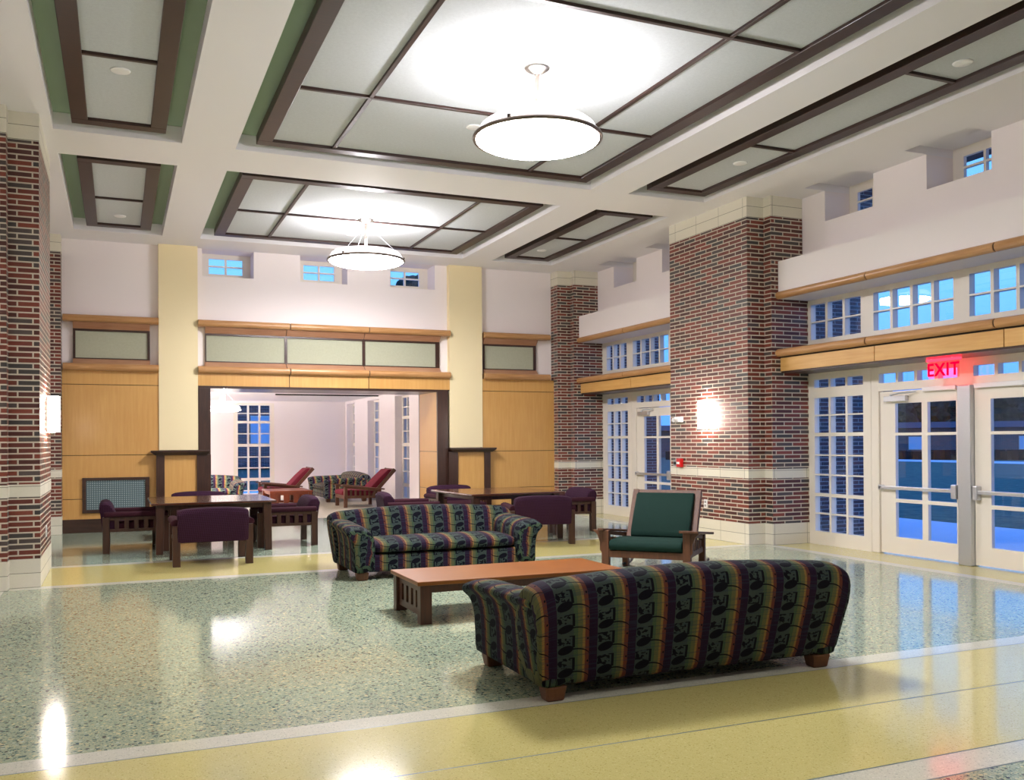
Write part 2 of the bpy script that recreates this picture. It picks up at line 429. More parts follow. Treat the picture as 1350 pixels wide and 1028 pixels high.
pillar('brick_pillar', -1.9, -.87, 17.10, 18.3, 'narrow brick pillar in the back left corner beside the heater grille wall', right=False)

# left and near walls
mb = MB(); mb.box(-2.05, -1.9, -3.2, 18.3, 0, 5.2)
struct('wall_left', mb, M['white'], 'plain pale left wall behind the brick pillars', 'wall')
mb = MB(); mb.box(-2.05, 9.6, -3.35, -3.2, 0, 5.2); mb.box(XW-.05, 9.6, -3.2, 3.1, 0, 5.2)
struct('wall_near', mb, M['white'], 'plain pale wall at the near end of the hall', 'wall')

# ---- right wall bays
win_no = [0]; door_no = [0]; trim_no = [0]
def wname(): win_no[0] += 1; return 'window_%d' % win_no[0]
def dname(): door_no[0] += 1; return 'door_%d' % door_no[0]
def tname(): trim_no[0] += 1; return 'trim_%d' % trim_no[0]
def window(ax, p, A, Z, cols, rows, label, th=.09, rim=0.0):
    A = tuple(sorted(A))
    root = empty(wname(), (p, (A[0]+A[1])/2, Z[0]) if ax == 'x' else ((A[0]+A[1])/2, p, Z[0]), label=label, cat='window', kind='structure')
    T = Matrix.Translation(-Vector(root.location))
    b = MB(T); b.lattice(ax, p-th/2, p+th/2, A, Z, cols, rows)
    b.build('window_frame', M['frame'], root, weld=False)
    c0 = min(min(c) for c in cols)-.008; c1 = max(max(c) for c in cols)+.008; r0 = min(min(r) for r in rows)-.008; r1 = max(max(r) for r in rows)+.008
    g = MB(T)
    if ax == 'x': g.face([(p+.012, c0, r0), (p+.012, c1, r0), (p+.012, c1, r1), (p+.012, c0, r1)])
    else: g.face([(c0, p+.012, r0), (c1, p+.012, r0), (c1, p+.012, r1), (c0, p+.012, r1)])
    g.build('pane', M['glass'], root)
    return root
def cols_n(a, b, n, gap):
    a, b = min(a, b), max(a, b); w = (b-a-gap*(n-1))/n
    return [(a+i*(w+gap), a+i*(w+gap)+w) for i in range(n)]
side_rows = [(.19, .435), (.455, .69), (.735, .99), (1.01, 1.27), (1.29, 1.55), (1.60, 1.84), (1.86, 2.10)]

def bay(ya, yb, where, wells, cler, sides, doors):
    """ya far end, yb near end"""
    # bulkhead with sloped ledge + upper wall
    b = MB()
    b.prism([(8.72, 3.52), (8.72, 4.06), (9.16, 4.165), (9.16, 4.57), (9.66, 4.57), (9.66, 3.60), (XW-.05, 3.60), (XW-.05, 3.52)], 'y', yb, ya)
    prev = ya
    for a, c in wells: b.box(9.16, 9.66, a, prev, 4.57, 5.0); prev = c
    b.box(9.16, 9.66, yb, prev, 4.57, 5.0)
    struct('wall_right', b, M['white'], 'white upper right wall with a sloped ledge and high window wells over the %s door bay' % where, 'wall', weld=False)
    for i, (a, c) in enumerate(wells):
        window('x', 9.63, (c, a), (4.57, 5.10), cols_n(a-.16, c+.16, 2, .035), [(4.70, 4.83), (4.855, 4.98)], '%s small high window in the wall over the %s door bay' % (['farthest', 'second', 'nearest'][i], where), th=.05)
    # rolls and fascia
    for z, r, x, lab in ((3.57, .055, 8.72, 'upper rounded maple rail over the %s clerestory windows' % where), (2.745, .055, 8.71, 'lower rounded maple rail under the %s clerestory windows' % where)):
        b = MB(); js = [ya] + ([8.98, 7.12] if where == 'near' else [15.07]) + [yb]
        for k in range(len(js)-1): b.cyl((x, js[k]-(.008 if k else 0), z), (x, js[k+1]+.008, z), r, n=20)
        b.cyl((x, ya-.01, z), (x, yb+.01, z), r*.86, n=14, m=1)
        struct(tname(), b, [M['maple_rail_y'], M['seam']], lab, 'trim', smooth=False, bevel=.004)
    b = MB(); js = [ya] + ([8.91, 7.06] if where == 'near' else [14.92]) + [yb]
    for k in range(len(js)-1): b.box(8.75, 8.78, js[k+1]+.006, js[k]-(.006 if k else 0), 2.485, 2.675)
    b.box(8.765, 9.31, yb, ya, 2.46, 2.74, 1)
    b.box(8.745, 8.80, yb, ya, 2.675, 2.70, 2)
    struct(tname(), b, [M['maple_y'], M['dark'], M['seam']], 'maple fascia board running over the %s doors' % where, 'trim', weld=False)
    for (A, cols, lab) in cler:
        window('x', XW, A, (2.74, 3.525), cols, [(2.945, 3.185), (3.205, 3.45)], lab)
    for (A, cols, lab) in sides:
        window('x', XW, A, (0, 2.17), cols, side_rows, lab + ' sidelight window')
        window('x', XW, A, (2.17, 2.46), cols, [(2.245, 2.365)], 'short transom over the ' + lab + ' sidelight')
    for d in doors: d()

def door(y0, y1, cols, label, hinge_far=True):
    n = dname(); yc = (y0+y1)/2
    root = empty(n, (XW, yc, 0), label=label, cat='door', kind='structure'); T = Matrix.Translation((-XW, -yc, 0))
    b = MB(T); b.lattice('x', XW-.02, XW+.03, (y0, y1), (.012, 2.125), cols, [(.235, .685), (.73, 1.55), (1.585, 1.965)])
    b.build('door_leaf', M['frame'], root, weld=False)
    g = MB(T); a0 = min(min(c) for c in cols); a1 = max(max(c) for c in cols)
    g.face([(XW+.01, a0-.005, .23), (XW+.01, a1+.005, .23), (XW+.01, a1+.005, 1.97), (XW+.01, a0-.005, 1.97)]); g.build('pane', M['glass'], root)
    e = y1 if hinge_far else y0
    sgn = -1 if hinge_far else 1
    free = y0 if hinge_far else y1
    b = MB(T)
    b.box(XW-.085, XW-.06, y0+.02, y1-.02, .85, .895)
    for q in (y0+.04, y1-.04): b.box(XW-.085, XW-.018, q-.025, q+.025, .84, .905)
    b.build('push_bar', M['steel'], root, bevel=.006)
    b = MB(T); b.box(XW-.10, XW-.018, free-.02 if not hinge_far else free+.01, free+.085 if hinge_far else free-.085, .78, .95)
    b.build('latch_case', M['steel'], root, bevel=.012)
    b = MB(T); q0 = e+sgn*.12; q1 = e+sgn*.48
    b.box(XW-.085, XW-.02, min(q0, q1), max(q0, q1), 1.99, 2.06)
    b.tube([(XW-.055, e+sgn*.22, 2.075), (XW-.16, e+sgn*.44, 2.085), (XW-.04, e+sgn*.62, 2.10)], .010)
    b.cyl((XW-.055, e+sgn*.22, 2.05), (XW-.055, e+sgn*.22, 2.085), .018)
    b.build('door_closer', M['steel'], root, bevel=.006)
    return root

near_cols3 = cols_n(10.59, 9.64, 3, .04)
def near_doors():
    door(8.095, 9.36, [(8.155, 8.585), (8.675, 9.105)], 'left white glazed exit door of the near pair, beside the sidelight')
    door(6.64, 7.895, [(6.70, 7.125), (7.22, 7.675)], 'right white glazed exit door of the near pair, cut by the picture edge', hinge_far=False)
    b = MB(); b.box(XW-.09, XW+.05, 7.90, 8.085, 0, 2.14)
    struct(tname(), b, M['steel'], 'grey metal centre post between the near pair of doors', 'trim', bevel=.012)
    b = MB(); b.box(XW-.045, XW+.045, 9.365, 9.50, 0, 2.46); b.box(XW-.045, XW+.045, 6.50, 6.635, 0, 2.46)
    struct(tname(), b, M['frame'], 'white jambs beside the near pair of doors', 'trim', bevel=.01)
    b = MB(); b.box(XW-.075, XW-.045, 8.12, 8.62, 2.095, 2.15); b.box(XW-.075, XW-.045, 7.2, 7.86, 2.095, 2.15)
    struct(tname(), b, M['whiteplastic'], 'pale metal stops under the header over the near pair of doors', 'trim', bevel=.006)
    window('x', XW, (6.635, 9.365), (2.135, 2.46), [(9.07, 9.385-.03), (8.765, 9.03), (8.45, 8.72), (8.11, 8.40), (7.60, 7.885), (7.29, 7.555), (6.98, 7.25), (6.68, 6.94)], [(2.24, 2.365)], 'long transom window over the near pair of doors')
bay(10.70, 5.27, 'near', wellsY[2:], [
    ((9.555, 10.72), cols_n(10.65, 9.67, 3, .045), 'three-column clerestory window next to the brick pillar in the near bay'),
    ((8.045, 9.555), cols_n(9.44, 8.16, 4, .045), 'four-column clerestory window reflecting a pendant, over the near left door'),
    ((6.535, 8.045), cols_n(7.93, 6.65, 4, .045), 'four-column clerestory window at the right picture edge'),
    ((5.27, 6.535), cols_n(6.42, 5.44, 3, .045), 'three-column clerestory window beyond the right picture edge')],
    [((9.50, 10.78), near_cols3, 'near bay left'), ((5.27, 6.50), cols_n(6.36, 5.41, 3, .04), 'near bay right')], [near_doors])
def mid_doors():
    door(14.36, 15.60, [(14.43, 14.815), (14.895, 15.335)], 'white glazed exit door in the far bay, partly hidden by the brick pillar')
    b = MB(); b.box(XW-.045, XW+.045, 15.605, 15.76, 0, 2.46); b.box(XW-.045, XW+.045, 14.20, 14.355, 0, 2.46)
    struct(tname(), b, M['frame'], 'white jambs beside the far exit door', 'trim', bevel=.01)
    window('x', XW, (14.355, 15.605), (2.135, 2.46), cols_n(15.56, 14.40, 4, .045), [(2.24, 2.365)], 'transom window over the far exit door')
bay(16.93, 13.07, 'far', wellsY[:2], [
    ((15.83, 16.93), cols_n(16.75, 15.94, 3, .045), 'three-column clerestory window beside the far brick pillar'),
    ((14.31, 15.83), cols_n(15.70, 14.43, 4, .045), 'four-column clerestory window over the far exit door'),
    ((13.07, 14.31), cols_n(14.20, 13.25, 3, .045), 'three-column clerestory window hidden behind the middle pillar')],
    [((15.76, 16.93), cols_n(16.73, 15.91, 3, .035), 'far bay left'), ((13.07, 14.20), cols_n(14.10, 13.25, 3, .035), 'far bay right')], [mid_doors])

# ---- back wall
YB = 17.30; YU = 17.42
backwells = [(1.40, 2.30), (3.14, 4.03), (4.87, 5.78)]
backpanes = [(1.555, 2.155), (3.29, 3.88), (5.01, 5.60)]
b = MB()
b.box(-2.0, 1.40, YU, 17.95, 2.5, 5.0); b.box(5.78, 9.66, YU, 17.95, 2.5, 5.0)
b.box(1.40, 5.78, YU, 17.95, 2.5, 4.51)
for x0, x1 in ((2.30, 3.14), (4.03, 4.87)): b.box(x0, x1, YU, 17.95, 4.51, 5.0)
b.box(-2.0, 9.66, YU, 17.95, 5.0, 5.2)
b.box(-2.0, 1.31, YU, 18.5, 0, 2.5); b.box(5.99, 9.66, YU, 18.5, 0, 2.5)
struct('wall_back', b, M['white'], 'white upper back wall with three small high windows', 'wall', weld=False)
for i, ((x0, x1), (a, c)) in enumerate(zip(backwells, backpanes)):
    window('y', 17.92, (x0, x1), (4.51, 5.02), cols_n(a, c, 2, .035), [(4.635, 4.765), (4.79, 4.915)], ['left', 'middle', 'right'][i] + ' small four-pane high window in the back wall', th=.05)
for x0, x1, lab in ((.66, 1.31, 'left'), (6.03, 6.72, 'right')):
    b = MB(); b.box(x0, x1, 17.28, YU, 1.39, 5.0)
    struct('wall_back', b, M['cream'], 'cream painted pilaster on the %s of the lounge opening' % lab, 'wall')

def rail_set(x0, x1, panels, joints, where, mould):
    ends = [x0] + joints + [x1]
    for z, r in ((3.64, .06), (2.815, .062)):
        b = MB()
        for k in range(len(ends)-1):
            b.cyl((ends[k]+(.007 if k else 0), 17.245, z), (ends[k+1]-(.007 if k < len(ends)-2 else 0), 17.245, z), r, n=20)
        b.cyl((x0+.01, 17.245, z), (x1-.01, 17.245, z), r*.86, n=12, m=1)
        b.box(x0, x1, 17.25, YU+.01, z-.05, z+.05)
        struct(tname(), b, [M['maple_rail'], M['seam']], ('upper' if z > 3 else 'lower') + ' rounded maple rail on the %s back wall bay' % where, 'trim', bevel=.004)
    m0, m1 = mould
    b = MB()
    me = [m0] + [ (p[1]+q[0])/2 for p, q in zip(panels[:-1], panels[1:])] + [m1]
    for k in range(len(me)-1):
        a, c = me[k]+(.006 if k else 0), me[k+1]-(.006 if k < len(me)-2 else 0)
        b.prism([(17.27, 3.60), (17.27, 3.575), (17.38, 3.47), (17.44, 3.47), (17.44, 3.60)], 'x', a, c)
        b.prism([(17.25, 2.87), (17.38, 2.965), (17.44, 2.965), (17.44, 2.87)], 'x', a, c)
    struct(tname(), b, M['cove'], 'reddish cove moulding framing the %s fabric panel strip' % where, 'trim', weld=False)
    root = empty('fabric_panel', ((m0+m1)/2, 17.40, 2.97), label='sage fabric panel strip in a dark frame, %s back wall bay' % where, cat='wall panel', kind='structure')
    T = Matrix.Translation(-Vector(root.location))
    b = MB(T); b.lattice('y', 17.375, 17.425, (m0, m1), (2.945, 3.49), panels, [(2.98, 3.44)]); b.build('dark_frame', M['dark_x'], root, weld=False)
    for p in panels:
        b = MB(T); b.box(p[0], p[1], 17.395, 17.42, 2.98, 3.44); b.build('fabric', M['greenpanel'], root)
    return root
rail_set(-.85, .66, [(-.66, .48)], [], 'left', (-.70, .52))
rail_set(1.31, 6.03, [(1.46, 2.84), (2.89, 4.30), (4.36, 5.77)], [2.92, 4.40], 'centre', (1.44, 5.85))
rail_set(6.74, 8.20, [(6.81, 7.89)], [], 'right', (6.78, 7.95))

def maple_bay(x0, x1, lab):
    b = MB()
    for z0, z1 in ((.23, .565), (.575, 1.308), (1.318, 2.515), (2.525, 2.76)): b.box(x0, x1, YB, YB+.03, z0, z1)
    b.box(x0, x1, YB+.012, YU, 0, 2.76, 1)
    struct('wall_back', b, [M['maple'], M['seam']], 'maple panelled lower back wall on the %s' % lab, 'wall', weld=False)
    b = MB(); b.box(x0, x1, YB-.02, YB+.03, 0, .23)
    struct('baseboard_back', b, M['dark_x'], 'dark wood baseboard on the %s back wall' % lab, 'baseboard', bevel=.004)
maple_bay(-.865, .66, 'left'); maple_bay(6.72, 8.32, 'right')
# header fascia
b = MB()
for a, c in ((1.31, 2.905), (2.919, 4.393), (4.407, 6.03)): b.box(a, c, 17.28, 17.34, 2.53, 2.755)
b.box(1.31, 6.03, 17.30, 17.42, 2.515, 2.76, 1)
b.box(1.31, 5.99, 17.29, 18.5, 2.485, 2.53, 2)
struct(tname(), b, [M['maple'], M['seam'], M['dark_x']], 'maple fascia in three lengths over the lounge opening', 'trim', weld=False)
# casings and reveals
b = MB(); b.box(1.31, 1.52, 17.27, 18.5, 0, 2.49); b.box(5.765, 5.99, 17.27, 17.33, 0, 2.49); b.box(5.765, 5.99, 18.42, 18.5, 0, 2.49)
struct(tname(), b, M['dark'], 'dark wood casing around the lounge opening', 'trim', bevel=.006)
b = MB()
for z0, z1 in ((0, .565), (.575, 1.308), (1.318, 2.485)): b.box(5.762, 5.79, 17.33, 18.42, z0, z1)
b.box(5.775, 5.99, 17.33, 18.42, 0, 2.485, 1)
struct(tname(), b, [M['maple'], M['seam']], 'maple panelled reveal on the right of the lounge opening', 'trim', weld=False)
def plinth(x0, x1, posts, pan, lab):
    b = MB()
    for p0, p1 in posts: b.box(p0, p1, 17.18, 17.42, 0, 1.31)
    b.hexa([(x0+.07, 17.16, 1.30), (x1-.07, 17.16, 1.30), (x1-.07, 17.42, 1.30), (x0+.07, 17.42, 1.30)], [(x0, 17.10, 1.355), (x1, 17.10, 1.355), (x1, 17.42, 1.355), (x0, 17.42, 1.355)])
    b.box(x0, x1, 17.10, 17.42, 1.355, 1.385)
    b.box(pan[0], pan[1], 17.22, 17.42, .23, 1.31, 1); b.box(pan[0], pan[1], 17.20, 17.42, 0, .23)
    struct(tname(), b, [M['dark'], M['maple']], 'dark wood pedestal with a maple panel under the %s cream pilaster' % lab, 'trim', weld=False, bevel=.004)
plinth(.52, 1.50, [(.61, .745), (1.28, 1.515)], (.74, 1.285), 'left')
plinth(5.98, 6.95, [(5.97, 6.16), (6.72, 6.85)], (6.155, 6.725), 'right')
# heater grille
root = empty('heater_grille', (-.03, 17.28, .63), label='perforated teal heater grille in a dark frame, left back wall', cat='grille'); T = Matrix.Translation(-Vector(root.location))
b = MB(T); b.lattice('y', 17.265, 17.305, (-.56, .50), (.33, .93), [(-.50, .435)], [(.385, .885)]); b.build('grille_frame', M['dark_x'], root, weld=False, bevel=.003)
b = MB(T); b.box(-.50, .435, 17.285, 17.30, .385, .885); b.build('perforated_sheet', M['heater'], root)

# ------------------------------------------------------------------ lounge
YL = 27.4; XLR = 6.25; ZL = 2.72
b = MB(); b.box(-2.0, 8.0, 18.5, 28.0, ZL, 2.95)
struct('ceiling', b, M['soffit'], 'low white ceiling of the lounge beyond the opening', 'ceiling')
lrows_v = [(148, 200), (206, 255), (272, 340), (347, 413), (432, 500), (507, 575), (582, 648), (668, 732), (738, 805)]
lrows = [(1.503+(577.5-(510+y1/6.046))*.0252, 1.503+(577.5-(510+y0/6.046))*.0252) for y0, y1 in lrows_v]
lz0, lz1 = min(r[0] for r in lrows), max(r[1] for r in lrows)
wx0, wx1 = 3.15, 4.05
b = MB()
b.box(-2.0, wx0-.12, YL, YL+.2, 0, ZL); b.box(wx1+.12, 7.0, YL, YL+.2, 0, ZL); b.box(wx0-.12, wx1+.12, YL, YL+.2, 0, .06); b.box(wx0-.12, wx1+.12, YL, YL+.2, lz1+.07, ZL)
struct('wall_lounge_back', b, M['white'], 'pale back wall of the lounge', 'wall', weld=False)
window('y', YL+.04, (wx0-.12, wx1+.12), (.06, lz1+.07), cols_n(wx0, wx1, 3, .05), lrows, 'tall blue dusk window of many panes in the lounge back wall')
b = MB(); lw = [(26.2, 27.2), (23.5, 24.7), (20.8, 22.0)]
prev = YL
for a, c in lw: b.box(XLR, XLR+.35, c, prev, 0, ZL); b.box(XLR, XLR+.35, a, c, 0, .12); b.box(XLR, XLR+.35, a, c, lz1+.05, ZL); prev = a
b.box(XLR, XLR+.35, 18.5, prev, 0, ZL)
struct('wall_lounge_right', b, M['white'], 'pale right wall of the lounge with deep window reveals', 'wall', weld=False)
for i, (a, c) in enumerate(lw):
    window('x', XLR+.2, (a, c), (.12, lz1+.05), cols_n(a+.1, c-.1, 3, .05), lrows, ['farthest', 'middle', 'nearest'][i] + ' tall narrow-looking window in the lounge right wall', th=.04)
b = MB(); b.box(-2.05, -1.9, 18.3, YL+.2, 0, ZL)
struct('wall_lounge_left', b, M['white'], 'pale left wall of the lounge, out of sight', 'wall')
b = MB(); b.box(3.6, 6.2, 23.35, 23.45, ZL-.03, ZL+.002); b.box(4.4, 6.2, 21.1, 21.2, ZL-.03, ZL+.002)
struct(tname(), b, M['seam'], 'thin dark strips on the lounge ceiling', 'trim')
b = MB(); b.box(6.25, 9.7, 17.95, 18.5, 0, 2.95); b.box(-2.05, 9.7, 17.95, 18.5, 2.53, 2.95)
struct('wall_lounge_front', b, M['white'], 'plain inner wall above the lounge opening', 'wall', weld=False)

# ------------------------------------------------------------------ ceiling panels
ZF = 5.03
def ceiling_panel(xo, yo, xm, ym, label):
    """xo, yo outer extents; xm, ym mullion centres"""
    root = empty('ceiling_panel', ((xo[0]+xo[1])/2, (yo[0]+yo[1])/2, ZF), label=label, cat='ceiling panel', group='wood framed ceiling panels')
    T = Matrix.Translation(-Vector(root.location)); fw = .165
    b = MB(T)
    def ring(x0, x1, y0, y1, w, z0, z1):
        b.box(x0, x1, y0, y0+w, z0, z1); b.box(x0, x1, y1-w, y1, z0, z1); b.box(x0, x0+w, y0+w, y1-w, z0, z1); b.box(x1-w, x1, y0+w, y1-w, z0, z1)
    ring(xo[0], xo[1], yo[0], yo[1], fw, ZF, ZF+.11)
    ring(xo[0]+.02, xo[1]-.02, yo[0]+.02, yo[1]-.02, .06, ZF+.11, 5.19)
    b.build('frame', M['ceilwood'], root, bevel=.006, weld=False)
    ix0, ix1, iy0, iy1 = xo[0]+fw, xo[1]-fw, yo[0]+fw, yo[1]-fw
    for x in xm:
        b = MB(T); b.box(x-.022, x+.022, iy0, iy1, ZF+.008, ZF+.06); b.build('mullion', M['ceilwood'], root, bevel=.003)
    for y in ym:
        b = MB(T); b.box(ix0, ix1, y-.022, y+.022, ZF+.006, ZF+.06); b.build('mullion', M['ceilwood'], root, bevel=.003)
    b = MB(T); b.box(ix0-.01, ix1+.01, iy0-.01, iy1+.01, ZF+.035, ZF+.09); b.build('acoustic_fabric', M['acoustic'], root)
    return root
ceiling_panel((1.515, 5.905), (4.70, 11.22), [2.405, 4.975], [6.72, 9.30], 'large wood framed ceiling panel over the sofas, nearest pendant hanging from it')
ceiling_panel((1.515, 5.885), (12.56, 16.42), [2.405, 4.93], [14.56], 'wide wood framed ceiling panel before the back wall, far pendant hanging from it')
ceiling_panel((-.455, .515), (4.70, 11.22), [], [6.72, 9.21], 'long narrow wood framed ceiling panel at the upper left corner')
ceiling_panel((-.455, .515), (12.56, 16.42), [], [14.56], 'short narrow wood framed ceiling panel at left near the back wall')
ceiling_panel((6.86, 7.83), (4.70, 11.22), [], [6.72, 9.10], 'long narrow wood framed ceiling panel at right above the brick pillar')
ceiling_panel((6.86, 7.79), (12.56, 16.42), [], [14.54], 'short narrow wood framed ceiling panel at right near the far brick pillar')
zs_ = ZF+.035
spk = [((7.38, 6.37), 'nearest the right edge, in the long right panel'), ((7.38, 9.78), 'in the far end of the long right panel'), ((7.29, 15.65), 'in the short right panel'), ((.04, 15.68), 'in the short left panel'), ((.035, 9.56), 'in the long left panel'), ((3.72, 9.78), 'beside the nearest pendant'), ((3.69, 15.65), 'beside the far pendant')]
for i, ((x, y), lab) in enumerate(spk):
    b = MB(); b.lathe([(0, -.012), (.075, -.012), (.088, -.008), (.092, 0), (0, 0)], (0, 0, 0), 28)
    o = b.build('ceiling_disc', M['whiteplastic'], smooth=True); o.location = (x, y, zs_)
    tag(o, 'round white flush ceiling disc ' + lab, 'ceiling fitting', 'round white ceiling discs')

# ------------------------------------------------------------------ pendants and sconces
def pendant(x, y, zr, zc, r, label, bowl, up, group):
    root = empty('pendant_light', (x, y, zr), label=label, cat='pendant lamp', group=group)
    k = r/.62
    b = MB(); pr = [(r*.965*math.sin(a), -.10*k*math.cos(a)+.0) for a in [i*PI/2/10 for i in range(11)]]
    b.lathe(pr); b.build('glass_bowl', bowl, root, smooth=True)
    b = MB(); b.lathe([(q[0]*.985, q[1]*.9+.006*k) for q in pr]); b.build('added_blocking_dish', M['whiteplastic'], root, smooth=True)  # added dish, keeps the bowl's own glow off the ceiling
    b = MB(); b.lathe([(r*.94, .012*k), (r*.93, .06*k), (r*.89, .105*k), (r*.83, .135*k), (r*.82, .13*k), (r*.87, .10*k), (r*.915, .055*k), (r*.925, .012*k)]); b.build('upper_glass_ring', M['bowl_rim'], root, smooth=True)
    b = MB(); b.lathe([(r*.955, -.014*k), (r, -.016*k), (r*1.012, 0), (r, .02*k), (r*.945, .02*k), (r*.945, -.004*k), (r*.955, -.014*k)]); b.build('metal_ring', M['bronze'], root, smooth=True)
    h = zc-zr
    b = MB(); b.cyl((0, 0, .02), (0, 0, h-.03), 0.022*k+.003, n=16); b.build('stem', M['stem'], root, smooth=True)
    b = MB(); b.lathe([(.018, -.075*k), (.05*k, -.06*k), (.11*k, -.03*k), (.128*k, -.012), (.128*k, 0), (0, 0)], (0, 0, h)); b.build('canopy', M['metal'], root, smooth=True)
    for q in range(3):
        a = R(100+120*q)
        b = MB(); b.cyl((.03*math.cos(a), .03*math.sin(a), h-.1*k), (r*.985*math.cos(a), r*.985*math.sin(a), .03*k), .003, n=6); b.build('suspension_wire', M['steel'], root)
        b = MB(); b.cyl((r*.97*math.cos(a), r*.97*math.sin(a), .01), (r*.97*math.cos(a), r*.97*math.sin(a), .05*k), .018*k, n=12); b.build('ring_clip', M['bronze'], root)
    L = bpy.data.lights.new('lamp', 'POINT'); L.energy = up; L.color = (1, .95, .97); L.shadow_soft_size = .09*k
    lo = bpy.data.objects.new('uplight_lamp', L); COL.objects.link(lo); lo.parent = root; lo.location = (0, 0, .13*k)
    return root
PEND = 'bowl pendants in the hall'
pendant(3.69, 8.0, 4.385, 5.065, .615, 'nearest bowl pendant with metal ring, hanging over the sofas', M['bowl'], 78, PEND)
pendant(3.66, 14.5, 4.405, 5.065, .615, 'farther bowl pendant with metal ring, hanging before the back wall', M['bowl'], 78, PEND)
pendant(3.69, 1.45, 4.385, 5.0, .615, 'bowl pendant over the near end of the hall, behind the picture edge', M['bowl_near'], 36, PEND)
pendant(2.25, 22.0, 2.275, 2.72, .37, 'small bowl pendant glimpsed inside the lounge at left of the opening', M['bowl_lounge'], 40, None)
for yy, ll in ((21.5, 'added unseen fill pendant in the hidden left part of the lounge, nearer the opening'), (25.3, 'added unseen fill pendant in the hidden left part of the lounge, nearer its back wall')):
    pendant(.1, yy, 2.275, 2.72, .37, ll, M['bowl_lounge'], 270, None)  # unseen pendants added to brighten the lounge

def sconce(x, y, z, d, label):
    root = empty('wall_sconce', (x, y, z), label=label, cat='wall lamp')
    h, w, dep = .40, .20, .12
    prof = [(d*(.03+dep*math.cos(a)), w*.62*math.sin(a)) for a in [R(-90+18*i) for i in range(11)]]
    b = MB()
    b.loft([[(px, py, z0) for px, py in prof] for z0 in (-h/2+.0, -h/2+.03, h/2-.02, h/2)], [0, .03, h-.02, h], caps=True)
    b.build('glass_shade', M['sconce'], root)
    b = MB(); b.box(min(0, d*.03), max(0, d*.03), -.10, .10, -h/2+.01, h/2-.03); b.build('back_plate', M['metal'], root, bevel=.004)
    b = MB(); b.cyl((d*.06, 0, -h/2-.035), (d*.06, 0, -h/2-.002), .028, .045, n=16); b.build('bottom_finial', M['metal'], root, smooth=True)
    return root
sconce(PX, 11.88, 1.885, -1, 'lit white glass sconce on the brick pillar between the door bays')
sconce(-.76, 11.80, 1.85, 1, 'lit white glass sconce on the brick pillar at the left edge')

# ------------------------------------------------------------------ wall devices
root = empty('emergency_light', (PX, 12.62, 1.84), label='small white twin-head emergency light left of the sconce on the brick pillar', cat='emergency light')
b = MB(); b.box(-.06, 0, -.09, .09, -.045, .045); b.build('housing', M['whiteplastic'], root, bevel=.008)
for q in (-.06, .06):
    b = MB(); b.cyl((-.055, q, 0), (-.10, q, -.01), .028, .036, n=16); b.build('lamp_head', M['whiteplastic'], root)
root = empty('fire_alarm_pull', (PX, 12.60, 1.145), label='red fire alarm pull box just above the pale stone band', cat='fire alarm')
b = MB(); b.box(-.06, 0, -.06, .06, -.07, .07); b.build('housing', M['redbox'], root, bevel=.008)
b = MB(); b.box(-.075, -.058, -.035, .035, -.02, .015); b.build('pull_handle', M['whiteplastic'], root, bevel=.004)
root = empty('control_box', (PX, 12.74, 1.14), label='small grey control box beside the red fire alarm pull', cat='control box')
b = MB(); b.box(-.03, 0, -.05, .05, -.05, .05); b.build('housing', M['greyplastic'], root, bevel=.005)
b = MB(); b.box(-.036, -.03, -.03, .03, -.025, .02); b.build('keypad', M['black'], root)
def outlet(loc, d, label):
    root = empty('wall_outlet', loc, label=label, cat='outlet')
    b = MB(); b.box(min(0, d*.012), max(0, d*.012), -.045, .045, -.065, .065); b.build('cover_plate', M['whiteplastic'], root, bevel=.004)
    for z in (-.028, .028):
        b = MB(); b.box(min(d*.012, d*.018), max(d*.012, d*.018), -.02, .02, z-.017, z+.017); b.build('socket', M['greyplastic'], root, bevel=.003)
outlet((PX, 11.93, .53), -1, 'white outlet low on the brick pillar behind the green armchair')
outlet((-.76, 11.75, .52), 1, 'outlet low on the brick pillar at the left edge')

# exit sign
root = empty('exit_sign', (9.0, 8.08, 2.33), label='red lit EXIT sign hanging under the fascia over the near doors', cat='sign')
b = MB(); b.box(-.03, .03, -.235, .225, .095, .128); b.build('housing', M['exitface'], root, bevel=.004)
def acryl():
    t = NT('clear_acrylic'); tr = t.n('ShaderNodeBsdfTransparent'); tr.inputs[0].default_value = (1.0, .72, .74, 1)
    gl = t.n('ShaderNodeBsdfGlossy'); gl.inputs['Roughness'].default_value = .05
    em = t.n('ShaderNodeEmission'); em.inputs[0].default_value = (1, .02, .04, 1); em.inputs[1].default_value = .18
    mx = t.n('ShaderNodeMixShader'); mx.inputs[0].default_value = .06; t.l(tr.outputs[0], mx.inputs[1]); t.l(gl.outputs[0], mx.inputs[2])
    ad = t.n('ShaderNodeAddShader'); t.l(mx.outputs[0], ad.inputs[0]); t.l(em.outputs[0], ad.inputs[1]); t.l(ad.outputs[0], t.out.inputs[0]); return t.mat
b = MB(); b.box(-.004, .004, -.225, .215, -.105, .095); b.build('acrylic_panel', acryl(), root)
cu = bpy.data.curves.new('letters', 'FONT'); cu.body = 'EXIT'; cu.size = .215; cu.align_x = 'CENTER'; cu.align_y = 'CENTER'; cu.extrude = .002; cu.offset = .004; cu.space_character = 1.08
tmp = bpy.data.objects.new('tmp_letters', cu); COL.objects.link(tmp)
bpy.context.view_layer.update()
me = bpy.data.meshes.new_from_object(tmp.evaluated_get(bpy.context.evaluated_depsgraph_get())); bpy.data.objects.remove(tmp)
me.materials.clear(); me.materials.append(M['exitred'])
lo = bpy.data.objects.new('letters', me); COL.objects.link(lo); lo.parent = root
lo.rotation_euler = (PI/2, 0, -PI/2); lo.location = (-.009, .0, -.012)
